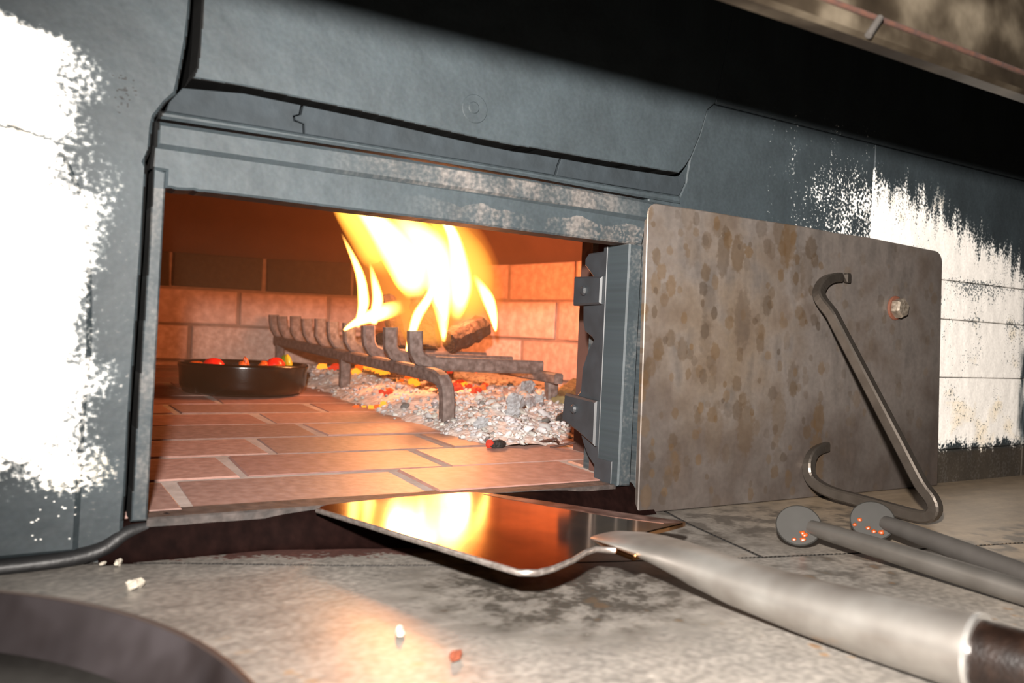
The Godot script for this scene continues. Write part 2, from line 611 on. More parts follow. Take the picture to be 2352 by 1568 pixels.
# the rusted door plate; u: x from .8 to 1.64, v: y from -.29 to .23
func plate_map() -> void:
	var w := 1024
	var h := 640
	var n1 := gray_noise(w, h, .006, 4, 301)
	var n2 := gray_noise(w, h, .07, 3, 302)
	var n3 := gray_noise(w, h / 4, .022, 4, 303)
	var fr := PackedFloat32Array()
	var fg := PackedFloat32Array()
	var fb := PackedFloat32Array()
	fr.resize(w * h)
	fg.resize(w * h)
	fb.resize(w * h)
	for j in h:
		var y := -.29 + .52 * (j + .5) / h
		for i in w:
			var x := .8 + .84 * (i + .5) / w
			var at := j * w + i
			var a := n1[at] / 255.0 - .5
			var b := n2[at] / 255.0 - .5
			var c := n3[(j >> 2) * w + i] / 255.0 - .5
			var tone := 1.0 + a * .25 + b * .10 + c * .25
			var r := 94.0 * tone
			var g := 87.0 * tone
			var bl := 82.0 * tone
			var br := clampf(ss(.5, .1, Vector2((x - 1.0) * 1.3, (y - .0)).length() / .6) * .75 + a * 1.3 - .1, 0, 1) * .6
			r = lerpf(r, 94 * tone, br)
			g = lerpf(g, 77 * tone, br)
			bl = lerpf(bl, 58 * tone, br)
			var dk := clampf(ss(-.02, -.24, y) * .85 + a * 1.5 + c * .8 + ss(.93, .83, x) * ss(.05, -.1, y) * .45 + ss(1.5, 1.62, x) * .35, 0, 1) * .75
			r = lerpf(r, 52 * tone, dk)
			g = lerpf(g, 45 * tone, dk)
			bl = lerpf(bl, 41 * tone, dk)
			fr[at] = r
			fg[at] = g
			fb[at] = bl
	var rs := RandomNumberGenerator.new()
	rs.seed = 77
	for k in 300:
		var cx := .82 + .8 * pow(rs.randf(), 1.35)
		var cy := -.26 + .46 * rs.randf()
		var rx := rs.randf_range(.004, .012)
		var ryy := rx * rs.randf_range(1.0, 1.7)
		if k < 26:
			rx *= 1.8
			ryy = rx * rs.randf_range(1.2, 3.2)
			cx = .84 + .4 * rs.randf()
		var amount := rs.randf_range(.15, .48) * (1.0 if cx < 1.25 else .45)
		var warm := rs.randf()
		var i0 := int((cx - .8) / .84 * w)
		var j0 := int((cy + .29) / .52 * h)
		var ri := int(rx / .84 * w * 1.4) + 1
		var rj := int(ryy / .52 * h * 1.4) + 1
		for j in range(maxi(0, j0 - rj), mini(h, j0 + rj)):
			for i in range(maxi(0, i0 - ri), mini(w, i0 + ri)):
				var q := Vector2(float(i - i0) / w * .84 / rx, float(j - j0) / h * .52 / ryy).length() + (n2[j * w + i] / 255.0 - .5) * .4
				var s := ss(1.1, .75, q) * amount
				if s > 0:
					var at := j * w + i
					fr[at] = lerpf(fr[at], lerpf(50, 80, warm), s)
					fg[at] = lerpf(fg[at], lerpf(41, 57, warm), s)
					fb[at] = lerpf(fb[at], lerpf(33, 31, warm), s)
	var d := PackedByteArray()
	d.resize(w * h * 3)
	for at in w * h:
		d[at * 3] = int(clampf(fr[at], 0, 255))
		d[at * 3 + 1] = int(clampf(fg[at], 0, 255))
		d[at * 3 + 2] = int(clampf(fb[at], 0, 255))
	var m := StandardMaterial3D.new()
	m.albedo_texture = image_tex(w, h, d)
	m.texture_repeat = false
	m.uv1_scale = Vector3(1 / .84, 1 / .52, 1)
	m.uv1_offset = Vector3(-.8 / .84, .29 / .52, 0)
	m.roughness = .5
	m.metallic = .25
	M.plate = m
# oily bloom on the pan: triplanar
func pan_map() -> void:
	M.pan = mat(Color(.33, .315, .32), .32, .45, noise_tex(.009, 4, 71, Color(.20, .14, .11), Color.WHITE, 512, FastNoiseLite.TYPE_SIMPLEX_SMOOTH, [.52, Color(.88, .86, .87)]), 2.2)
	M.pan_floor = mat(Color(.10, .095, .09), .45, .2, noise_tex(.03, 4, 72, Color(.5, .45, .4), Color.WHITE), 6.0)
	M.pan_rim = mat(Color(.16, .11, .09), .5, .2)

# ------------------------------------------------------------------ the oven front
func oven_face() -> void:
	uvmode = 0
	var face := thing("wall_front", P(.48, -.27, 0), "grey painted and whitewashed masonry front of the oven with an open crack", "", "", "structure")
	var W := on_wall
	var st := mb()
	slab(st, pv([-1.4, -.3, .110, -.3, .110, -.225, .112, -.193, .113, -.111, .116, -.014, .119, .083, .1205, .168, .118, .173, .123, .186, .124, .211, .126, .224, .137, .242, .147, .2535, .150, .27, .153, .292, .156, .315, .158, .34, .159, .363, .160, 1.1, -1.4, 1.1]), -.14, 0, .004, W)
	put(st, "pillar", M.wall, face)
	st = mb()
	slab(st, pv([-1.4, -.262, .066, -.256, .067, -.18, .068, -.11, .072, -.035, .0685, .06, .062, .12, .04, .17, -.02, .2, -1.4, .21]), -.01, .007, .006, W)
	put(st, "whitewashed_block", M.wall, face)
	st = mb()
	slab(st, pv([.171, 1.1, .1695, .363, .169, .324, .167, .288, .162, .2735, .22, .2755, .293, .2735, .377, .2715, .462, .2675, .535, .2645, .59, .2635, .63, .2655, .672, .265, .759, .2655, .895, .2675, .907, .279, .918, .294, .9375, .337, .950, .377, .967, .3915, 1.101, 1.1]), -.14, .004, .002, W)
	var panel := put(st, "painted_panel", M.wall, face)
	# painted-over anchor plate on the panel
	st = mb()
	var ring := PackedVector2Array()
	for q in circle(28): ring.append(Vector2(.524, .303) + q * .0195)
	slab(st, ring, 0, .0052, .001, W)
	var small := PackedVector2Array()
	for q in circle(20): small.append(Vector2(.522, .304) + q * .009)
	slab(st, small, 0, .0066, .002, W)
	put(st, "anchor_disc", M.wall, face)
	for a in [[.10, -.24, .128, -.24, .130, .18, .10, .18], [.10, .18, .150, .18, .180, .29, .18, 1.1, .145, 1.1, .145, .30], [.15, .222, .92, .222, .92, .275, .181, .28]]:
		st = mb()
		slab(st, pv(a), -.12, -.05, .0005, W)
		put(st, "dark_crack_backing", M.crack, face)  # black backing added so the open gaps look unlit
	# rough mortar ledge below the gap
	for a in [[.140, .2435, .153, .2615, .22, .268, .288, .2665, .286, .255, .279, .252, .280, .246, .291, .244, .292, .2325, .137, .2325],
			[.2915, .2665, .377, .264, .462, .260, .535, .257, .59, .256, .63, .2575, .668, .2575, .664, .248, .660, .2325, .2945, .2325, .2935, .2445, .2825, .2475, .2815, .2515, .289, .255],
			[.6715, .2577, .759, .258, .893, .2615, .908, .266, .912, .256, .90, .232, .6635, .232, .667, .247]]:
		st = mb()
		slab(st, pv(a), -.12, .001, .0008, W)
		put(st, "mortar_ledge", M.paint_rough, face)
	# the steel frame of the mouth
	var frame := thing("trim_1", P(.48, -.22, 0), "painted steel angle frame round the oven mouth, worn to bare metal", "", "", "structure")
	st = mb()
	slab(st, pv([.129, .2315, .129, .2225, .40, .2245, .62, .2235, .80, .220, .90, .2195, .90, .231, .76, .2305, .606, .2315, .35, .2315]), -.03, .006, .003, W)
	put(st, "top_strip", M.wall, frame)
	st = mb()
	slab(st, pv([.1255, .2185, .1255, .189, .5, .189, .86, .183, .885, .2135, .80, .2165, .62, .2195, .40, .2205]), -.04, .010, .005, W)
	put(st, "lintel_bar", M.wall, frame)
	st = mb()
	var low := pv([.1245, .192, .1225, .166, .139, .1655])
	for k in 9: low.append(Vector2(.1388 + .006 * k, .1475 + rng.randf_range(-.0012, .0012)))
	low.append_array(pv([.25, .1478, .35, .1472, .50, .1476, .62, .1465, .74, .1462, .826, .1465, .835, .192]))
	slab(st, low, -.035, .0045, .0025, W)
	put(st, "lintel_plate", M.wall, frame)
	st = mb()
	slab(st, pv([.1255, .1675, .139, .1645, .1375, .05, .1355, -.10, .1335, -.226, .1165, -.226, .119, -.111, .1215, -.014, .1245, .083]), -.06, .004, .002, W)
	put(st, "jamb", M.wall, frame)
	st = mb()
	slab(st, pv([.8015, .1475, .828, .1475, .824, -.226, .799, -.226]), -.055, .004, .0025, W)
	put(st, "jamb", M.wall, frame)
	# scalloped damper plate and its brackets behind the right jamb
	var R := func(u: float, v: float, h: float) -> Vector3: return P(.800 - h, v, u)
	st = mb()
	slab(st, pv([-.05, .1395, -.103, .138, -.112, .130, -.112, .119, -.098, .108, -.089, .100, -.104, .092, -.112, .055, -.110, .024, -.104, .010, -.084, .001, -.079, -.004, -.090, -.016, -.106, -.05, -.108, -.088, -.120, -.098, -.118, -.142, -.104, -.156, -.096, -.172, -.080, -.192, -.065, -.203, -.052, -.205]), -.010, -.002, .002, R)
	put(st, "damper_plate", M.black_paint, frame)
	for b in [[-.052, .098, -.128, .100, -.128, .052, -.052, .054], [-.052, -.10, -.140, -.095, -.146, -.140, -.10, -.154, -.052, -.172]]:
		st = mb()
		slab(st, pv(b), -.004, .008, .003, R)
		put(st, "bracket", M.black_paint, frame)
	for v in [[-.095, .076], [-.108, -.118]]:
		st = mb()
		var hexa := PackedVector2Array()
		for q in circle(10): hexa.append(Vector2(v[0], v[1]) + q * .008)
		slab(st, hexa, .006, .014, .003, R)
		put(st, "bracket_bolt", M.black_paint, frame)
	st = mb()
	slab(st, pv([-.048, .1465, -.058, .1465, -.058, -.226, -.048, -.226]), -.02, .001, .001, R)
	slab(st, pv([-.05, -.19, -.012, -.19, -.012, -.226, -.05, -.226]), -.002, .002, .001, R)
	put(st, "frame_flange", M.black_paint, frame)
	# masonry to the right of the frame
	st = mb()
	slab(st, pv([.838, -.3, 1.385, -.3, 1.385, .39, .969, .39, .951, .376, .939, .336, .92, .293, .916, .27, .914, .255, .902, .231, .838, .231]), -.14, 0, .002, W)
	put(st, "pier", M.wall, face)
	st = mb()
	slab(st, pv([.969, .392, 3.4, .392, 3.4, 1.1, 1.103, 1.1]), -.14, 0, .003, W)
	put(st, "pier", M.wall, face)
	for rows in [[-.3, -.2], [-.2, -.05], [-.05, .07], [.07, .15], [.15, .39]]:
		for cols in [[1.387, 1.954], [1.957, 2.6], [2.602, 3.4]]:
			st = mb()
			slab(st, pv([cols[0], rows[0] + .0008, cols[1], rows[0] + .0008, cols[1], rows[1] - .0008, cols[0], rows[1] - .0008]), -.14, rng.randf_range(-.001, .001), .0015, W)
			put(st, "block", M.wall, face)
	# brick returns that close the mouth behind the frame
	st = mb()
	slab(st, pv([-.2, -.3, .128, -.3, .128, .30, -.2, .30]), -.16, -.062, .004, W)
	slab(st, pv([.835, -.3, 1.2, -.3, 1.2, .30, .835, .30]), -.12, -.058, .004, W)
	slab(st, pv([.93, -.3, 1.3, -.3, 1.3, .30, .93, .30]), -.30, -.10, .004, W)
	slab(st, pv([-.4, -.3, .03, -.3, .03, .30, -.4, .30]), -.30, -.10, .004, W)
	slab(st, pv([.1, .225, .9, .225, .9, .45, .1, .45]), -.30, -.142, .01, W)
	put(st, "reveal", M.dome, face)

# ------------------------------------------------------------------ inside the oven
func brick_mesh(l: float, d: float, h: float, sd: int) -> ArrayMesh:
	var st := mb()
	st.set_smooth_group(-1)
	var r := RandomNumberGenerator.new()
	r.seed = sd
	uvmode = 1
	var c := .0035 * S
	var lo := []
	var hi := []
	var top := []
	for q in [[-1, -1], [1, -1], [1, 1], [-1, 1]]:
		var j := Vector3(r.randf_range(-.003, .003), 0, r.randf_range(-.002, .002)) * S
		var x: float = q[0] * l / 2 * S
		var z: float = q[1] * d / 2 * S
		lo.append(Vector3(x, -h * S, z) + j)
		hi.append(Vector3(x, -c, z) + j)
		top.append(Vector3(x - q[0] * c * 1.3, r.randf_range(-.0012, .0012) * S, z - q[1] * c * 1.3) + j)
	quad(st, top[0], top[1], top[2], top[3], Vector3.UP)
	quad(st, lo[0], lo[1], lo[2], lo[3], Vector3.DOWN)
	for k in 4:
		var n := (k + 1) % 4
		var out: Vector3 = (lo[k] + lo[n]) / 2 + Vector3.UP * h * S
		out.y = 0
		quad(st, lo[k], lo[n], hi[n], hi[k], out)
		quad(st, hi[k], hi[n], top[n], top[k], out.normalized() + Vector3.UP)
	st.generate_normals()
	uvmode = 0
	return st.commit()
func piece(mesh: Mesh, m: Material, parent: Node3D, called: String, t: Transform3D) -> MeshInstance3D:
	var o := MeshInstance3D.new()
	o.name = called
	o.mesh = mesh
	o.material_override = m
	parent.add_child(o, true)
	o.transform = t
	o.position -= parent.position
	return o
func oven_chamber() -> void:
	var fl := thing("floor", P(OVEN_X, -.21, -.6), "red brick hearth floor of the oven with ash in its joints", "", "", "structure")
	var tilt := Basis(Vector3.RIGHT, -atan(-.03) * 1.0)
	# mortar bed
	var st := mb()
	uvmode = 1
	quad(st, P(-.6, fy(-2.2) - .002, -2.2), P(1.7, fy(-2.2) - .002, -2.2), P(1.7, fy(-.03) - .002, -.032), P(-.6, fy(-.03) - .002, -.032), Vector3.UP)
	quad(st, P(-.6, fy(-2.2) - .08, -2.2), P(1.7, fy(-2.2) - .08, -2.2), P(1.7, -.31, -.032), P(-.6, -.31, -.032), Vector3.DOWN)
	put(st, "mortar_bed", M.mortar, fl)
	var full := []
	for k in 4: full.append(brick_mesh(.3135, .1565, .06, 900 + k))
	var offs := [.184, .287, .049, .187, .134, .30, .10, .22, .05, .27, .16, .02, .2]
	for k in 13:
		var z: float = -.1125 - .1655 * k
		var half := sqrt(maxf(0.0, 1.03 - pow(z - OVEN_Z, 2.0))) if k > 0 else .42
		for i in range(-4, 7):
			var x: float = offs[k] + .3235 * i + .162
			if absf(x - OVEN_X) > half + .12: continue
			var y := fy(z) + rng.randf_range(-.0012, .0012)
			piece(full[rng.randi() % 4], M["brick%d" % (rng.randi() % 4)], fl, "brick", Transform3D(tilt * Basis(Vector3.UP, rng.randf_range(-.008, .008)), P(x, y, z)))
	# round chamber wall
	var wall := thing("wall_back", P(OVEN_X, -.2, OVEN_Z), "curved inner brick wall of the oven chamber", "", "", "structure")
	var wb := []
	for k in 4: wb.append(brick_mesh(.305, .119, .09, 950 + k))
	for c in 4:
		var y0: float = -.273 + .129 * c
		var off: float = [.16, 1.31, 1.47, 1.24][c]
		for i in range(-9, 10):
			var a: float = off + .3142 * i + .157
			while a > PI: a -= TAU
			if absf(a) > 2.50: continue
			var dir := Vector3(sin(a), 0, -cos(a))
			# local y points into the room, local x runs along the wall
			var b := Basis(Vector3(cos(a), 0, sin(a)), -dir, Vector3(0, 1, 0))
			if b.determinant() < 0: b.z = -b.z
			piece(wb[rng.randi() % 4], M[("sootbrick%d" if c == 3 and a < 1.0 else "wallbrick%d") % (rng.randi() % 4)], wall, "brick", Transform3D(b, P(OVEN_X, y0 + .0645, OVEN_Z) + dir * (OVEN_R + rng.randf_range(-.004, .004)) * S))
	st = mb()
	var seg := 72
	for k in seg:
		var a0 := -2.66 + 5.32 * k / seg
		var a1 := -2.66 + 5.32 * (k + 1) / seg
		var d0 := Vector3(sin(a0), 0, -cos(a0))
		var d1 := Vector3(sin(a1), 0, -cos(a1))
		for rr in [[1.021, -1.0], [1.10, 1.0]]:
			var o0: Vector3 = P(OVEN_X, -.30, OVEN_Z) + d0 * rr[0] * S
			var o1: Vector3 = P(OVEN_X, -.30, OVEN_Z) + d1 * rr[0] * S
			quad(st, o0, o1, o1 + Vector3.UP * .545 * S, o0 + Vector3.UP * .545 * S, d0 * rr[1])
	put(st, "mortar", M.wallmortar, wall)
	# the vault
	st = mb()
	var prof := [Vector2(1.10, .235), Vector2(.985, .238), Vector2(.975, .28), Vector2(.93, .36), Vector2(.84, .45), Vector2(.68, .53), Vector2(.45, .59), Vector2(.2, .615), Vector2(0, .62)]
	for i in prof.size() - 1:
		for k in 72:
			var a0 := TAU * k / 72
			var a1 := TAU * (k + 1) / 72
			var d0 := Vector3(sin(a0), 0, -cos(a0))
			var d1 := Vector3(sin(a1), 0, -cos(a1))
			var p: Vector2 = prof[i]
			var q: Vector2 = prof[i + 1]
			quad(st, P(OVEN_X, p.y, OVEN_Z) + d0 * p.x * S, P(OVEN_X, p.y, OVEN_Z) + d1 * p.x * S, P(OVEN_X, q.y, OVEN_Z) + d1 * q.x * S, P(OVEN_X, q.y, OVEN_Z) + d0 * q.x * S, -d0 * (p.y - .1) - Vector3.UP)
	# outer skin
	quad(st, P(-.7, .66, -2.3), P(1.7, .66, -2.3), P(1.7, .66, -.13), P(-.7, .66, -.13), Vector3.UP)
	put(st, "ceiling", M.dome)
	tag(get_node("ceiling"), "sooty domed vault above the fire", "", "", "structure")

# ------------------------------------------------------------------ the shelf
func shelf() -> void:
	uvmode = 1
	var sh := thing("stone_shelf", P(.8, -.33, .4), "speckled grey-beige stone work shelf in front of the oven mouth", "shelf")
	var F := on_shelf
	var st := mb()
	slab(st, pv([-1.2, -.37, -.4, -.14, -.006, -.024, .159, .037, .33, .117, .5, .182, .82, .277, .96, .311, 1.4, .398, 3.2, .62, 3.2, 1.5, -1.2, 1.5]), -.34, -.268, .0004, F)
	put(st, "slab", M.stone, sh)
	st = mb()
	slab(st, pv([-1.2, -.20, -.2, -.14, .884, -.14, .884, .017, .860, .092, .818, .272, .5, .1785, .33, .1135, .159, .0335, -.006, -.0275, -.4, -.144]), -.34, -.268, .0004, F)
	put(st, "slab", M.stone, sh)
	st = mb()
	slab(st, pv([.888, -.14, 3.2, -.14, 3.2, .612, 1.4, .392, .96, .3065, .822, .2735, .864, .092, .888, .017]), -.34, -.268, .0004, F)
	put(st, "slab", M.stone, sh)
	st = mb()
	quad(st, P(-1.2, -.2692, -.1), P(3.2, -.2692, -.1), P(3.2, -.2692, 1.5), P(-1.2, -.2692, 1.5), Vector3.UP)
	put(st, "bedding", M.soot, sh)
	# dark painted threshold that slopes from the hearth down to the stone
	st = mb()
	var nx := 60
	var nz := 12
	var g := []
	var nn := FastNoiseLite.new()
	nn.seed = 5
	nn.frequency = 9.0
	for i in nx + 1:
		var x := .085 + .775 * i / nx
		var row := []
		var zb := clampf(-.04 + .36 * (x - .1), .02, .13)
		if x > .62: zb = lerpf(zb, .03, ss(.62, .74, x))
		for k in nz + 1:
			var t := float(k) / nz
			var z := lerpf(-.012, zb, t)
			var y := lerpf(-.2245, -.2685, ss(.0, 1.0, t)) + .0005 * nn.get_noise_2d(x * 2, z * 4)
			y = lerpf(y, -.266, ss(.115, .085, x) * .6)
			row.append(P(x, y, z))
		g.append(row)
	for i in nx:
		for k in nz:
			quad(st, g[i][k], g[i + 1][k], g[i + 1][k + 1], g[i][k + 1], Vector3.UP)
	var dusty := mb()
	slab(dusty, pv([.134, -.05, .80, -.05, .80, -.002, .134, -.002]), -.30, -.2242, .002, F)
	tag(put(dusty, "trim_4", M.dusty), "ash-dusted mortar strip in front of the first row of hearth bricks", "", "", "structure")
	var th := put(st, "trim_2", M.lip)
	tag(th, "dark brown sloping threshold between the hearth bricks and the stone shelf", "", "", "structure")
	# black fillet along the foot of the left pillar
	st = mb()
	sweep(st, smooth_path([P(-.5, -.264, .006), P(-.1, -.263, .006), P(.03, -.262, .006), P(.085, -.256, .0), P(.115, -.240, -.008), P(.16, -.232, -.02)], 5), [.011 * S, .011 * S, .012 * S], [.009 * S], circle(10))
	tag(put(st, "trim_3", M.fillet), "black mortar fillet along the foot of the white pillar", "", "", "structure")
	uvmode = 0

func hood() -> void:
	var h := thing("extractor_hood", P(1.4, .287, .5), "greasy dark steel extractor hood above the oven, with painted pale glints and a rusty drip edge", "hood")
	var st := mb()
	var F := on_wall
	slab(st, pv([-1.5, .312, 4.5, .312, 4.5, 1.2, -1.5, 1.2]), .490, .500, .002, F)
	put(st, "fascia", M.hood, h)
	st = mb()
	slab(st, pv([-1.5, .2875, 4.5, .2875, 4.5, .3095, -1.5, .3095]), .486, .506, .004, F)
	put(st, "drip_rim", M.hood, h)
	st = mb()
	sweep(st, [P(-1.5, .311, .5025), P(1.5, .311, .5025), P(4.5, .311, .5025)], [.0028 * S], [.0028 * S], circle(8))
	put(st, "rust_seam", M.rust, h)
	st = mb()
	sweep(st, [P(.664, .289, .508), P(.680, .309, .508)], [.0035 * S], [.0035 * S], circle(8))
	put(st, "pin", M.steel_dark, h)
	st = mb()
	slab(st, pv([-1.5, -.14, 4.5, -.14, 4.5, .49, -1.5, .49]), 1.0, 1.02, .002, on_shelf)
	put(st, "top_panel", M.soot, h)

# ------------------------------------------------------------------ tools
func rounded_rect(x0: float, y0: float, x1: float, y1: float, rtl: float, rtr: float) -> PackedVector2Array:
	var o := pv([x0, y0, x1, y0])
	for k in 7:
		var a := PI / 2 * k / 6
		o.append(Vector2(x1 - rtr + rtr * cos(a), y1 - rtr + rtr * sin(a)))
	for k in 7:
		var a := PI / 2 + PI / 2 * k / 6
		o.append(Vector2(x0 + rtl + rtl * cos(a), y1 - rtl + rtl * sin(a)))
	return o
func door_plate() -> void:
	uvmode = 0
	var d := thing("oven_door", P(1.2, -.267, .012), "rust-spotted steel oven door plate with a bent bar handle, leaning on the wall", "oven door")
	var st := mb()
	# a slight lean: the foot stands off the wall
	var F := func(u: float, v: float, h: float) -> Vector3: return P(u, v, h + .016 - (v + .267) * .018)
	var o := pv([.828, -.2668, 1.606, -.2672])
	for k in 7:
		var a := PI / 2 * k / 6
		o.append(Vector2(1.577 + .022 * cos(a), .182 + .022 * sin(a)))
	o.append_array(pv([1.45, .2075, 1.36, .2105, 1.27, .2095, 1.18, .212, 1.05, .2115, .94, .2125]))
	for k in 7:
		var a := PI / 2 + PI / 2 * k / 6
		o.append(Vector2(.846 + .018 * cos(a), .194 + .018 * sin(a)))
	slab(st, o, -.004, .004, .0014, F)
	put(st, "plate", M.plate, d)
	var pts := [P(1.300, .129, .021), P(1.262, .1275, .021), P(1.232, .118, .022), P(1.214, .100, .025), P(1.2085, .083, .035), P(1.209, .060, .057)]
	for k in 6: pts.append(P(1.21, .04, .07).lerp(P(1.215, -.205, .232), k / 5.0))
	pts.append_array([P(1.2165, -.225, .250), P(1.2175, -.240, .255), P(1.2175, -.252, .247), P(1.216, -.2555, .232)])
	for k in 5: pts.append(P(1.215, -.2555, .215).lerp(P(1.207, -.2475, .085), k / 4.0))
	pts.append_array([P(1.205, -.241, .055), P(1.204, -.228, .034), P(1.207, -.207, .026), P(1.218, -.190, .023), P(1.238, -.181, .022), P(1.262, -.1775, .022)])
	st = mb()
	var sp := smooth_path(pts, 3)
	var taper := []
	for k in sp.size(): taper.append(.0095 * S * minf(1.0, .45 + .09 * minf(k, sp.size() - 1 - k)))
	sweep(st, sp, taper, [.0085 * S], square_profile(.3), Vector3.RIGHT, -1)
	# up hint runs across, so the flat of the bar faces sideways
	put(st, "handle", M.bar_steel, d)
	st = mb()
	var G := func(u: float, v: float, h: float) -> Vector3: return P(u, v, h + .0125)
	var wsh := PackedVector2Array()
	for q in circle(24): wsh.append(Vector2(1.449, .0825) + q * .0235)
	slab(st, wsh, 0, .005, .002, G)
	put(st, "washer", M.rust_ring, d)
	st = mb()
	var hx := PackedVector2Array()
	for k in 6: hx.append(Vector2(1.449, .0825) + Vector2(cos(TAU * k / 6 + .35), sin(TAU * k / 6 + .35)) * .0195)
	slab(st, hx, .004, .021, .003, G)
	put(st, "bolt_head", M.bolt, d)

func peel() -> void:
	uvmode = 1
	var o := thing("pizza_peel", P(.5, -.23, .2), "steel pizza peel with a shining blade and tapered socket on a dark wooden pole", "peel")
	var py := func(z: float) -> float: return -.2220 - .008 * z
	var B := func(u: float, v: float, h: float) -> Vector3: return P(u, py.call(v) + h, v)
	var st := mb()
	# slightly dished blade: a fine grid inside the outline
	var out := pv([0.323, 0.0219, 0.3293, 0.011, 0.3426, 0.0022, 0.4513, -0.011, 0.5317, -0.0132, 0.5575, -0.0088, 0.5758, 0.0066, 0.6358, 0.098, 0.6901, 0.1837, 0.7228, 0.2281, 0.7243, 0.2344, 0.7162, 0.2387, 0.6863, 0.2471, 0.6584, 0.2534, 0.6415, 0.2586, 0.6258, 0.2764, 0.6283, 0.3181, 0.5594, 0.3336, 0.558, 0.3025, 0.543, 0.29, 0.5221, 0.2983, 0.492, 0.3181, 0.4572, 0.3347, 0.4356, 0.3398, 0.4203, 0.3326, 0.408, 0.2973, 0.3835, 0.2133, 0.3522, 0.112])
	slab(st, out, -.0055, 0.0, .0012, B)
	put(st, "blade", M.blade, o)
	# worn bright rim along the near edge and the shoulders
	st = mb()
	var rim := []
	for q in [[.322, .0219], [.3517, .1131], [.383, .2144], [.4074, .2983], [.4193, .3341], [.4355, .3414], [.4571, .3362], [.4919, .3196], [.522, .2999], [.5429, .2916], [.5589, .3046]]:
		rim.append(B.call(q[0], q[1], -.0022))
	sweep(st, rim, [.0024 * S], [.0034 * S], circle(8))
	put(st, "worn_edge", M.blade_edge, o)
	# pale strip added for the bright reflection along the far edge
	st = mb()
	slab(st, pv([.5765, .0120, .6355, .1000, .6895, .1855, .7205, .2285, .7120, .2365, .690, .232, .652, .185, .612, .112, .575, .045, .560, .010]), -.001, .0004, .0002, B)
	put(st, "sheen_band", M.blade_sheen, o)
	# neck and socket: flat at the blade, round at the pole
	st = mb()
	var pts := []
	var rx := []
	var ry := []
	var path := [[.588, -.2245, .255, .030, .004], [.592, -.2215, .285, .037, .006], [.599, -.2225, .315, .038, .010], [.608, -.2265, .345, .035, .015], [.617, -.2325, .375, .031, .0195], [.6235, -.2365, .42, .0285, .0225], [.634, -.2385, .49, .0285, .0255], [.645, -.238, .56, .0293, .0282], [.6555, -.236, .626, .0305, .0302], [.6568, -.2357, .632, .0312, .0312], [.6578, -.2355, .638, .0312, .0312]]
	for q in path:
		pts.append(P(q[0], q[1], q[2]))
		rx.append(q[3] * S)
		ry.append(q[4] * S)
	sweep(st, pts, rx, ry, circle(36))
	put(st, "socket", M.steel, o)
	st = mb()
	sweep(st, [P(.6575, -.2355, .6365), P(.6582, -.2353, .641)], [.0322 * S], [.0322 * S], circle(36))
	put(st, "socket_rim", M.steel_bright, o)
	st = mb()
	sweep(st, [P(.6545, -.236, .62), P(.664, -.2352, .68), P(.70, -.233, .90), P(.80, -.228, 1.5)], [.0275 * S], [.0275 * S], circle(28))
	put(st, "pole", M.wood, o)
	uvmode = 0

func tongs() -> void:
	var o := thing("fire_tongs", P(.98, -.267, .4), "steel tongs with two flat disc ends lying beside the oven door", "tongs")
	for a in [[.905, .258, .930, .56, -.2385], [1.026, .283, 1.004, .505, -.2365]]:
		var c := P(a[0], a[4], a[1])
		var toward := (P(0, 0, 1) - c)
		toward.y = 0.60 * S
		var nz := toward.normalized()
		var sx := Vector3.UP.cross(nz).normalized()
		var vy := nz.cross(sx)
		var st := mb()
		var disc := PackedVector2Array()
		for q in circle(30): disc.append(Vector2(q.x * .0295, q.y * .0275))
		var F := func(u: float, v: float, h: float) -> Vector3: return c + (sx * u + vy * v + nz * h) * S
		slab(st, disc, -.004, .003, .0015, F)
		put(st, "disc_end", M.disc_steel, o)
		st = mb()
		var p0 := c + sx * .016 * S - nz * .002 * S
		var p3 := P(a[2], -.252, a[3])
		var p4 := p3 + (p3 - p0).normalized() * .45 * S
		p4.y = P(0, -.245, 0).y
		sweep(st, [p0, p0.lerp(p3, .12), p0.lerp(p3, .3), p0.lerp(p3, .6), p3, p4], [.011 * S, .0115 * S, .0115 * S, .012 * S, .0125 * S, .0125 * S], [.010 * S, .0115 * S, .0125 * S, .0135 * S, .0135 * S, .0135 * S], circle(16))
		put(st, "arm", M.arm_steel if a[0] < 1.0 else M.steel_dark, o)
	# grease on the disc ends
	for k in 10:
		var b: bool = k % 2 == 0
		var c := P(.905, -.2385, .258) if b else P(1.026, -.2365, .283)
		var nz := (P(0, 0, 1) - c)
		nz.y = 0.60 * S
		nz = nz.normalized()
		var sx := Vector3.UP.cross(nz).normalized()
		var vy := nz.cross(sx)
		var an := rng.randf_range(PI * .95, PI * 1.75)
		var rr := rng.randf_range(.35, .96)
		var st := mb()
		rock(st, c + (sx * cos(an) * .028 * rr + vy * sin(an) * .026 * rr + nz * .003) * S, Vector3(.003, .0022, .001) * S * rng.randf_range(.7, 1.6), Basis(sx, vy, nz), .3, 5, 7, 0)
		put(st, "grease_drop", M.grease, o)

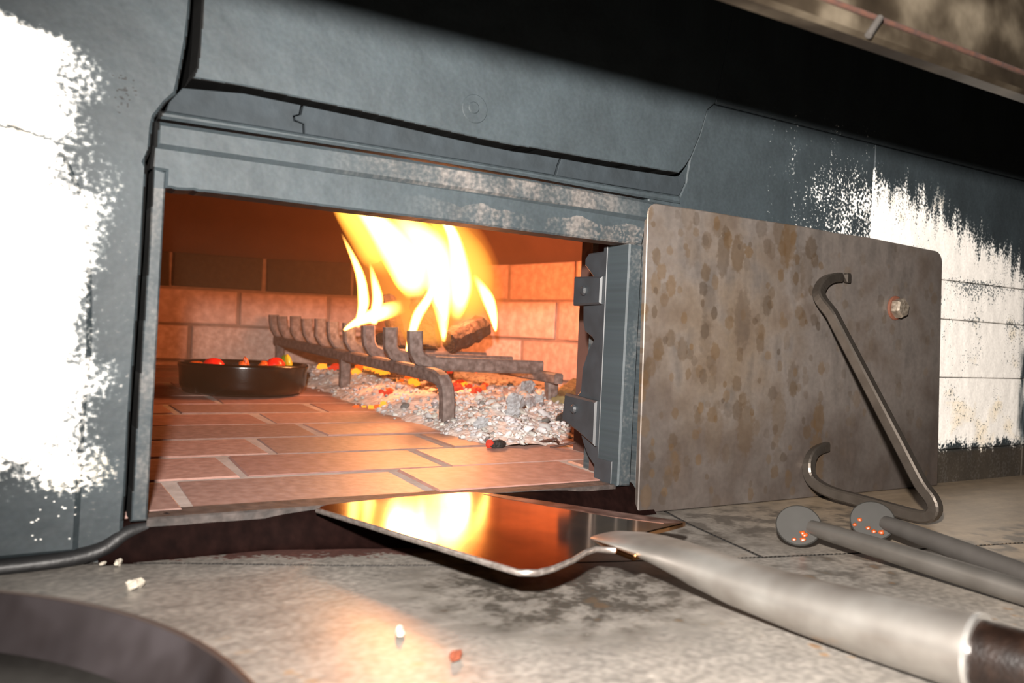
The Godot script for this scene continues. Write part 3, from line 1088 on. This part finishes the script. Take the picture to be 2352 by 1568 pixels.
func pan() -> void:
	var o := thing("iron_pan", P(PAN.x, -.267, PAN.y), "wide grey steel pan with low straight sides on the stone in the near corner", "pan")
	var c := P(PAN.x, 0, PAN.y)
	c.y = 0
	var yy := func(y: float) -> float: return (y + .27) * S
	var st := mb()
	lathe(st, c, [Vector2(.325 * S, yy.call(-.2655)), Vector2(.342 * S, yy.call(-.262)), Vector2(.3555 * S, yy.call(-.217))], 120)
	lathe(st, c, [Vector2(.352 * S, yy.call(-.216)), Vector2(.338 * S, yy.call(-.249)), Vector2(.333 * S, yy.call(-.254))], 120)
	put(st, "side", M.pan, o)
	st = mb()
	lathe(st, c, [Vector2(.3555 * S, yy.call(-.2175)), Vector2(.3562 * S, yy.call(-.2155)), Vector2(.3545 * S, yy.call(-.2145)), Vector2(.3515 * S, yy.call(-.216))], 120)
	put(st, "rim", M.pan_rim, o)
	st = mb()
	lathe(st, c, [Vector2(.3335 * S, yy.call(-.2535)), Vector2(.326 * S, yy.call(-.2565)), Vector2(0, yy.call(-.2575))], 120)
	lathe(st, c, [Vector2(0, yy.call(-.2665)), Vector2(.326 * S, yy.call(-.2655))], 120)
	put(st, "base", M.pan_floor, o)

# ------------------------------------------------------------------ the fire
func grate() -> void:
	var o := thing("fire_grate", P(.98, -.2, -1.3), "rusty iron fire grate with ten curled bars on short legs", "fire grate")
	var sq := square_profile(.3)
	var zs := [-.755, -.905, -1.05, -1.20, -1.335, -1.46, -1.58, -1.72, -1.86, -1.975]
	var yr := func(z: float) -> float: return -.098 - .030 * (z + .7)
	# front rail, whose near end bends down into a leg
	var st := mb()
	var rail := []
	for k in 8:
		var z := lerpf(-1.99, -.70, k / 7.0)
		rail.append(P(.81, yr.call(z), z))
	rail.append_array([P(.811, -.101, -.665), P(.813, -.108, -.642), P(.815, -.125, -.628), P(.816, -.15, -.622), P(.816, -.205, -.62)])
	sweep(st, rail, [.015 * S], [.0145 * S], sq, Vector3(1, .0, 0), -1)
	put(st, "rail", M.grate, o)
	st = mb()
	var back := []
	for k in 6:
		var z := lerpf(-1.99, -.66, k / 5.0)
		back.append(P(1.135, yr.call(z) - .004, z))
	sweep(st, back, [.013 * S], [.013 * S], sq, Vector3(1, 0, 0), -1)
	put(st, "rail", M.grate, o)
	for l in [[.81, -1.27, .0], [.81, -1.955, 0.0], [1.135, -1.9, 0.0], [1.14, -1.27, 0.0], [1.14, -.70, 0.0]]:
		st = mb()
		sweep(st, [P(l[0], yr.call(l[1]) + .004, l[1]), P(l[0] + .002, yr.call(l[1]) - .04, l[1]), P(l[0] + .002, fy(l[1]) - .002, l[1])], [.0145 * S], [.0125 * S], sq, Vector3(0, 0, 1), -1)
		put(st, "leg", M.grate, o)
	for z in zs:
		st = mb()
		var y: float = yr.call(z) + .020
		var h: float = rng.randf_range(-.004, .004)
		var pts := [P(.792 + h, y + .074 + h, z), P(.793 + h, y + .05, z), P(.796, y + .027, z), P(.806, y + .011, z), P(.822, y + .003, z), P(.845, y, z), P(.95, y - .002, z), P(1.145, y - .004, z - .002)]
		sweep(st, pts, [.0165 * S], [.0125 * S], sq, Vector3(0, 0, 1), -1)
		put(st, "bar", M.grate, o)

func ash() -> void:
	var nn := FastNoiseLite.new()
	nn.seed = 8
	nn.frequency = 6.0
	nn.fractal_octaves = 4
	var height := func(x: float, z: float) -> float:
		var m := ss(.735, .90, x + .03 * nn.get_noise_2d(z, 3.0) + .05 * ss(-1.1, -1.7, z)) * ss(-.36, -.60, z - .04 * nn.get_noise_2d(x, 7.0) - .12 * ss(1.0, .8, x)) * ss(-2.08, -1.6, z + .0)
		return m * (.040 + .016 * nn.get_noise_2d(x, z)) - .006 * (1.0 - ss(0, .15, m)) + .006 * nn.get_noise_2d(x * 4, z * 4) * m
	var st := mb()
	uvmode = 1
	var nx := 80
	var nz := 90
	var g := []
	for i in nx + 1:
		var row := []
		for k in nz + 1:
			var x := .68 + .78 * i / nx
			var z := -.34 - 1.72 * k / nz
			var r := Vector2(x - OVEN_X, z - OVEN_Z)
			if r.length() > .995:
				r = r.normalized() * .995
				x = OVEN_X + r.x
				z = OVEN_Z + r.y
			row.append(P(x, fy(z) + height.call(x, z), z))
		g.append(row)
	for i in nx:
		for k in nz:
			quad(st, g[i][k], g[i + 1][k], g[i + 1][k + 1], g[i][k + 1], Vector3.UP)
	uvmode = 0
	tag(put(st, "ash_bed", M.ash), "bed of pale grey wood ash heaped under the fire grate", "ash", "", "stuff")
	# loose lumps of ash and charcoal
	st = mb()
	for k in 2600:
		var x := rng.randf_range(.74, 1.36)
		var z := rng.randf_range(-.33, -1.7)
		if k < 900:
			x = rng.randf_range(.78, 1.2)
			z = rng.randf_range(-.36, -.8)
		if Vector2(x - OVEN_X, z - OVEN_Z).length() > .96: continue
		var h: float = height.call(x, z)
		if h < -.002 and rng.randf() < .8: continue
		var s := rng.randf_range(.0025, .008) * (1.0 if rng.randf() < .92 else 2.0)
		if h < -.001: s *= .4
		var v := rng.randf_range(.24, .42)
		if rng.randf() < .1: v = rng.randf_range(.06, .2)
		st.set_color(Color(v, v * rng.randf_range(.93, .99), v * rng.randf_range(.88, .99)))
		rock(st, P(x, fy(z) + maxf(h, 0.0) + s * .15, z), Vector3(s, s * .5, s * .8) * S, spin(rng.randf_range(-.6, .6), rng.randf() * 6, rng.randf_range(-.6, .6)), .42, 5, 7, 0)
	tag(put(st, "ash_lumps", M.ash_bits), "loose lumps of ash and charcoal scattered over the ash bed", "ash", "", "stuff")
	# larger white flakes
	for q in [[1.13, -.80, .030, "white curled ash flake standing against the far leg of the grate"], [.955, -.56, .024, "broad white ash flake in the middle of the front ash slope"], [.91, -.50, .015, "small white ash flake low on the front ash slope"], [1.03, -.62, .018, "white ash flake between the two broad ones"], [1.08, -.66, .014, "pale ash crumb beside the rightmost grate leg"], [.815, -.46, .016, "cream ash lump at the front edge of the ash"]]:
		st = mb()
		rock(st, P(0, 0, 0), Vector3(q[2], q[2] * .85, q[2] * .45) * S, spin(rng.randf_range(-.3, .3), rng.randf_range(-.8, .4), rng.randf_range(-.4, .4)), .28, 6, 9)
		var m := put(st, "ash_flake", M.flake)
		m.position = P(q[0], fy(q[1]) + maxf(height.call(q[0], q[1]), 0.0) + q[2] * .5, q[1]) - P(0, 0, 0)
		tag(m, q[3], "ash flake", "large white ash flakes")
	# glowing coals: x, z, size, heat, lift above the ash
	var spots := [[.97, -1.50, .026, 0, .0], [.90, -1.36, .02, 0, 0.], [.955, -1.36, .022, 0, .0], [1.0, -1.44, .02, 1, .0], [.93, -1.18, .02, 1, 0.], [.95, -1.10, .018, 0, 0.], [.745, -.93, .014, 0, 0.], [.765, -.90, .014, 0, 0.], [.84, -1.0, .018, 2, 0.], [1.10, -1.08, .03, 1, 0.], [1.15, -1.02, .022, 1, 0.], [1.07, -1.16, .024, 2, 0.], [.86, -1.55, .02, 1, 0.], [.92, -1.65, .022, 1, 0.], [1.02, -1.27, .03, 1, 0.], [1.0, -1.0, .024, 2, .0], [1.05, -.92, .022, 2, 0.],
		[.90, -1.0, .02, 1, .105], [.97, -.92, .022, 0, .105], [1.02, -.88, .02, 0, .105], [1.06, -.92, .018, 1, .105], [.95, -1.05, .024, 1, .105], [1.0, -1.03, .024, 2, .11], [1.09, -1.0, .022, 2, .105], [.88, -1.16, .02, 1, .105], [.96, -1.18, .022, 1, .105], [.86, -.93, .016, 2, .10], [1.04, -1.15, .024, 1, .105], [.92, -.86, .016, 2, .10], [1.11, -.93, .018, 2, .105]]
	var all := []
	for q in spots:
		for k in 3:
			all.append([q[0] + rng.randf_range(-.022, .022), q[1] + rng.randf_range(-.03, .03), q[2] * rng.randf_range(.35, .72), clampi(q[3] + rng.randi_range(-1, 1), 0, 2), q[4]])
	for q in all:
		st = mb()
		rock(st, P(0, 0, 0), Vector3(q[2] * 1.25, q[2] * .8, q[2]) * S, spin(rng.randf_range(-.5, .5), rng.randf() * 6, rng.randf_range(-.5, .5)), .34, 6, 8)
		var m := put(st, "ember", M["ember%d" % q[3]])
		var up: float = q[4]
		m.position = P(q[0], fy(q[1]) + (up if up > 0 else height.call(q[0], q[1])) + q[2] * .3, q[1]) - P(0, 0, 0)
		tag(m, ("glowing %s ember on the grate bars under the burning logs" if up > 0 else "glowing %s ember in the pale ash below the grate") % ["yellow", "orange", "red"][q[3]], "ember", ("%s embers on the grate bars" if up > 0 else "%s embers in the ash below the grate") % ["yellow", "orange", "red"][q[3]])

func split_log(called: String, a: Vector3, b: Vector3, r: float, m: Material, endm: Material, label: String, sd: int) -> void:
	rng.seed = sd
	var o := thing(called, (a + b) / 2, label, "log")
	var prof := PackedVector2Array()
	for q in [[-1, -.55], [-.3, -.8], [.6, -.7], [1.05, -.2], [.8, .55], [.15, .95], [-.55, .75], [-1.0, .2]]:
		prof.append(Vector2(q[0], q[1]) * rng.randf_range(.88, 1.1))
	var pts := []
	var rr := []
	for k in 9:
		var t := k / 8.0
		pts.append(a.lerp(b, t) + Vector3(rng.randf_range(-1, 1), rng.randf_range(-1, 1), rng.randf_range(-1, 1)) * r * .06)
		rr.append(r * rng.randf_range(.88, 1.08))
	var st := mb()
	sweep(st, pts, rr, rr, prof, Vector3(.3, 1, .2), -1)
	put(st, "bark", m, o)
	for e in [[pts[0], pts[0] - pts[1]], [pts[8], pts[8] - pts[7]]]:
		var d: Vector3 = e[1].normalized()
		st = mb()
		sweep(st, [e[0], e[0] + d * .003 * S], [r * .9], [r * .9], prof, Vector3(.3, 1, .2), -1)
		put(st, "cut_end", endm, o)
func logs() -> void:
	split_log("burning_log", P(.905, -.055, -1.10), P(.895, .085, -1.17), .026 * S, M.log, M.char, "narrow split log standing upright in the flames behind the front bars", 1)
	split_log("burning_log", P(.965, -.05, -1.06), P(.985, .098, -1.13), .036 * S, M.log, M.char, "thick upright log wrapped in flame in the middle of the fire", 2)
	split_log("burning_log", P(1.02, -.032, -1.03), P(1.135, .015, -1.06), .038 * S, M.log, M.char, "short charred log lying at the right edge of the fire", 3)
	split_log("burning_log", P(.90, -.045, -1.22), P(1.10, -.03, -1.30), .036 * S, M.char, M.char, "blackened log lying across the bars behind the flames", 4)
	split_log("firewood", P(1.15, -.178, -.67), P(1.33, -.145, -.86), .038 * S, M.fresh_log, M.fresh_log, "unburnt olive-brown log leaning on the chamber wall behind the right frame", 5)
	rng.seed = 99
	var st := mb()
	rock(st, P(1.06, -.180, -.50), Vector3(.04, .018, .02) * S, spin(0, .4, .1), .35, 6, 9)
	tag(put(st, "charcoal_piece", M.char), "black piece of charcoal on the hearth behind the lower bracket", "charcoal")

# one tongue of flame: a flattened body, densest in the middle of its width; rows are u, v, half-width in the fire's own upright plane
func tongue(rows: Array, depth: float, off: float, m: Material, core: Color, edge: Color, amount: float, fade0: float, fade1: float, label: String) -> void:
	var n := Vector3(-.42, 0, .9).normalized()
	var u := Vector3(n.z, 0, -n.x)
	var base := P(.98, 0, -1.1) + n * off * S
	var ctl := []
	for q in rows: ctl.append(Vector3(q[0], q[1], q[2]))
	var fine := smooth_path(ctl, 7)
	var st := mb()
	var sides := 28
	var rings := []
	var cols := []
	for i in fine.size():
		var t := float(i) / (fine.size() - 1)
		var dir: Vector3 = fine[mini(i + 1, fine.size() - 1)] - fine[maxi(i - 1, 0)]
		var tan2 := Vector2(dir.x, dir.y).normalized()
		var side := u * tan2.y - Vector3.UP * tan2.x
		var c: Vector3 = base + (u * fine[i].x + Vector3.UP * fine[i].y) * S
		var ring := []
		var cr := []
		for k in sides:
			var a := TAU * k / sides
			ring.append(c + side * cos(a) * maxf(fine[i].z, .002) * S + n * sin(a) * minf(maxf(fine[i].z, .002) * depth, .05) * S)
			var mid := pow(absf(sin(a)), 2.0)
			var along := ss(0.0, fade0, t) * ss(1.0, 1.0 - fade1, t)
			var hot := clampf(mid * lerpf(1.0, along, .6), 0, 1)
			var cc := edge.lerp(core, hot)
			cc.a = clampf(amount * mid * along, 0, 1)
			cr.append(cc)
		rings.append(ring)
		cols.append(cr)
	for i in rings.size() - 1:
		for k in sides:
			var l := (k + 1) % sides
			for q in [[i, k], [i, l], [i + 1, l], [i, k], [i + 1, l], [i + 1, k]]:
				st.set_color(cols[q[0]][q[1]])
				st.add_vertex(rings[q[0]][q[1]])
	var o := put(st, "flame", m)
	tag(o, label, "flame")
func flames() -> void:
	var hot := Color(1, .56, .17)
	var yel := Color(1, .34, .03)
	var org := Color(1, .22, .03)
	var A: Material = M.flame0
	var G: Material = M.flame1
	var Y: Material = M.flame2
	tongue([[-.03, .085, .025], [-.04, .13, .048], [-.06, .18, .056], [-.10, .235, .05], [-.145, .285, .036], [-.20, .335, .02], [-.26, .385, .006]], .5, .02, A, hot, yel, .95, .25, .4, "broad white flame sweeping up to the left under the lintel")
	tongue([[.03, .075, .025], [.036, .12, .05], [.03, .17, .06], [-.0, .225, .06], [-.06, .28, .045], [-.12, .335, .02]], .5, -.02, A, hot, yel, .95, .25, .4, "tall white flame over the middle of the fire")
	tongue([[.081, .03, .014], [.088, .09, .03], [.090, .149, .034], [.068, .257, .02], [.032, .322, .010], [.008, .386, .004]], .5, .015, A, hot, yel, .95, .25, .3, "straight flame streak right of the broad white flames")
	tongue([[-.09, .15, .03], [-.125, .215, .070], [-.175, .28, .066], [-.235, .34, .044], [-.29, .40, .012]], .4, -.04, Y, Color(1, .62, .09), Color(1, .30, .03), .88, .3, .3, "yellow flame fringing the broad white ones at the left")
	tongue([[.07, .03, .05], [.088, .10, .095], [.08, .18, .105], [.03, .27, .075], [-.02, .34, .05]], .4, -.05, Y, Color(1, .62, .09), Color(1, .30, .03), .88, .3, .3, "yellow flame behind the straight flame streak")
	tongue([[-.186, .0, .008], [-.174, .04, .013], [-.170, .076, .016], [-.185, .15, .012], [-.236, .252, .003]], .6, .05, A, hot, yel, .95, .12, .35, "long thin flame curving at the left edge of the fire")
	tongue([[-.142, .01, .010], [-.136, .05, .015], [-.134, .09, .015], [-.158, .178, .004]], .6, .04, A, hot, yel, .95, .12, .4, "short pointed flame just inside the long thin left one")
	tongue([[-.222, -.010, .004], [-.195, .010, .010], [-.16, .028, .018], [-.11, .048, .024], [-.06, .066, .02]], .5, .03, A, hot, yel, .9, .1, .4, "low flame licking sideways over the curled bar ends")
	tongue([[.193, .005, .003], [.184, .05, .013], [.165, .10, .018], [.125, .160, .006]], .5, .04, A, hot, yel, .9, .1, .4, "leaning flame above the charred log at the right")
	tongue([[-.048, -.06, .004], [-.038, -.02, .010], [-.022, .04, .015], [.006, .09, .013], [.024, .15, .014]], .6, .09, A, hot, yel, .85, .1, .3, "narrow flame rising between the front bars")
	tongue([[.051, -.03, .005], [.044, .049, .022], [.036, .11, .035], [.028, .16, .03]], .5, .07, A, hot, yel, .8, .15, .4, "narrow flame in front of the thick upright log")
	tongue([[.0, -.03, .07], [.0, .05, .12], [-.02, .131, .17], [-.07, .22, .165], [-.13, .29, .12], [-.21, .36, .06]], .3, -.06, G, Color(1, .34, .05), org, .6, .25, .4, "wide orange veil of flame and painted glow behind the white ones")  # translucent shell, adds the hazy glow around the flames
	tongue([[.125, -.02, .045], [.137, .06, .07], [.135, .127, .085], [.10, .24, .072], [.035, .34, .04], [.0, .38, .02]], .3, -.03, G, Color(1, .40, .06), org, .5, .25, .4, "yellow-orange veil of flame and painted glow at the right of the fire")  # outer shell again, glow beside the flames given a shape
	tongue([[.0, -.05, .05], [.0, .0, .10], [-.005, .06, .11], [-.01, .12, .08]], .3, .05, G, Color(1, .42, .06), org, .62, .25, .4, "low orange glow of flame round the foot of the logs")

# ------------------------------------------------------------------ the dish and its food
func dish() -> void:
	var z := -1.255
	var cx := .527
	var y0 := fy(z)
	var c := P(cx, y0, z)
	var o := thing("cooking_dish", c, "round black glazed clay dish of stew on the hearth, left of the fire", "dish")
	var st := mb()
	lathe(st, c, [Vector2(0, .002 * S), Vector2(.135 * S, .001 * S), Vector2(.152 * S, .006 * S), Vector2(.160 * S, .022 * S), Vector2(.163 * S, .062 * S), Vector2(.166 * S, .072 * S), Vector2(.1655 * S, .078 * S), Vector2(.161 * S, .081 * S), Vector2(.155 * S, .079 * S), Vector2(.152 * S, .072 * S), Vector2(.150 * S, .05 * S), Vector2(.145 * S, .02 * S), Vector2(.0, .015 * S)], 72)
	put(st, "bowl", M.glaze, o)
	st = mb()
	var nn := FastNoiseLite.new()
	nn.frequency = 18.0
	for k in 40:
		for i in 8:
			var f := func(ii: int, kk: int) -> Vector3:
				var r := .151 * ii / 8.0
				var a := TAU * kk / 40.0
				return c + Vector3(cos(a) * r, .066 + (.004 * nn.get_noise_2d(cos(a) * r, sin(a) * r) if ii < 8 else 0.0), sin(a) * r) * S
			quad(st, f.call(i, k), f.call(i + 1, k), f.call(i + 1, k + 1), f.call(i, k + 1), Vector3.UP)
	tag(put(st, "stew", M.stew), "brown vegetable stew filling the black clay dish", "stew", "", "stuff")
	var food := func(called: String, m: Material, x: float, zz: float, h: float, size: Vector3, b: Basis, rough: float, label: String, category: String, group := "") -> void:
		var s := mb()
		rock(s, P(0, 0, 0), size * S, b, rough, 12, 16, 0)
		var n := put(s, called, m)
		n.position = c + Vector3(x, h + .006, zz) * S - P(0, 0, 0)
		tag(n, label, category, group)
	food.call("tomato", M.tomato, -.088, .045, .066, Vector3(.028, .021, .024), Basis.IDENTITY, .02, "red tomato half at the left side of the clay dish", "tomato")
	food.call("tomato", M.tomato, .088, -.02, .066, Vector3(.027, .023, .024), Basis.IDENTITY, .02, "red tomato half beside the yellow pepper in the clay dish", "tomato")
	food.call("pepper_piece", M.pepper, .125, -.025, .074, Vector3(.010, .025, .018), spin(0, 0, .25), .04, "yellow pepper piece standing at the right rim of the clay dish", "pepper")
	food.call("pepper_piece", M.pepper_green, .112, -.035, .072, Vector3(.010, .024, .016), spin(0, 0, -.2), .04, "green pepper piece behind the yellow one in the clay dish", "pepper")
	food.call("carrot_piece", M.carrot, -.02, .075, .064, Vector3(.011, .018, .010), spin(0, 0, .5), .12, "upright orange carrot chunk left of the middle of the dish", "carrot")
	food.call("carrot_piece", M.carrot, -.005, .045, .068, Vector3(.008, .024, .008), spin(0, .5, .3), .12, "tall thin carrot stick in the middle of the dish", "carrot")
	food.call("carrot_piece", M.carrot, .032, .095, .061, Vector3(.013, .012, .012), spin(0, 0, .2), .12, "small carrot chunk at the front rim of the dish", "carrot")
	food.call("carrot_piece", M.carrot, .07, .07, .062, Vector3(.024, .012, .014), spin(0, .4, .1), .12, "wide carrot slice in front of the right tomato", "carrot")
	food.call("carrot_piece", M.carrot, .05, .0, .064, Vector3(.014, .016, .012), spin(0, .4, -.4), .12, "carrot chunk behind the wide slice in the dish", "carrot")
	food.call("carrot_piece", M.carrot, -.125, .015, .066, Vector3(.024, .010, .014), spin(0, -.5, 0), .12, "flat carrot slice behind the left tomato at the dish rim", "carrot")

func litter() -> void:
	rng.seed = 31
	var st := mb()
	rock(st, P(0, 0, 0), Vector3(.020, .009, .009) * S, spin(0, .15, 0), .2, 6, 9, 0)
	var chip := thing("charred_chip", P(.782, fy(-.338), -.338), "small charred chip with an orange tip on the bricks before the ash", "wood chip")
	var m := put(st, "char", M.char, chip)
	m.position = P(0, .006, 0) - P(0, 0, 0) - P(0, 0, 0)
	st = mb()
	rock(st, P(0, 0, 0), Vector3(.008, .008, .008) * S, Basis.IDENTITY, .2, 6, 8, 0)
	m = put(st, "glowing_tip", M.ember2, chip)
	m.position = P(-.016, .008, .0) - P(0, 0, 0) - P(0, 0, 0)
	var k := 0
	for q in [[.93, -.30, .045, .5, "dry brown twig on the bricks near the lower bracket"], [.95, -.27, .05, -.7, "curved dry twig nearest the right frame"], [.90, -.34, .035, 1.2, "short dry twig at the corner of the ash"]]:
		st = mb()
		var p := P(q[0], fy(q[1]) + .006, q[1])
		var d: Vector3 = Vector3(cos(q[3]), .12, sin(q[3])) * q[2] * S
		sweep(st, [p - d, p - d * .3 + Vector3(0, .004, .006), p + d * .4 + Vector3(0, .006, .002), p + d + Vector3(0, -.002, -.012)], [.003 * S], [.0025 * S], circle(6))
		tag(put(st, "twig", M.twig), q[4], "twig")
		k += 1
	for q in [[.089, .018, .005, 0, "white crumb lying on the stone seam below the left pillar"], [.104, .022, .008, 0, "long pale crumb on the stone seam right of the white one"], [.110, .112, .012, 0, "long white chip on the stone above the iron pan"], [.107, .094, .004, 0, "tiny white crumb just behind the long white chip"], [.298, .335, .010, 0, "cream crumb on the stone below the peel blade"], [.318, .404, .010, 1, "reddish brown crumb nearest the camera on the stone"]]:
		st = mb()
		rock(st, P(0, 0, 0), Vector3(q[2], q[2] * .4, q[2] * .45) * S, spin(0, rng.randf_range(.6, 1.5), 0), .25, 5, 7)
		m = put(st, "crumb", M.crumb if q[3] == 0 else M.crumb_brown)
		m.position = P(q[0], -.2672 + q[2] * .3, q[1]) - P(0, 0, 0)
		tag(m, q[4], "crumb", "crumbs on the stone shelf")

# thin smoke round the fire, which its light makes glow
func smoke() -> void:
	var f := FogVolume.new()
	f.name = "smoke"
	f.shape = RenderingServer.FOG_VOLUME_SHAPE_BOX
	f.size = Vector3(1.95, .84, 1.9) * S
	f.position = P(.48, .19, -1.11)
	var m := FogMaterial.new()
	m.density = 0.055
	m.albedo = Color(.95, .74, .56)
	f.material = m
	add_child(f)
	tag(f, "thin smoke drifting round the flames under the vault", "smoke", "", "stuff")
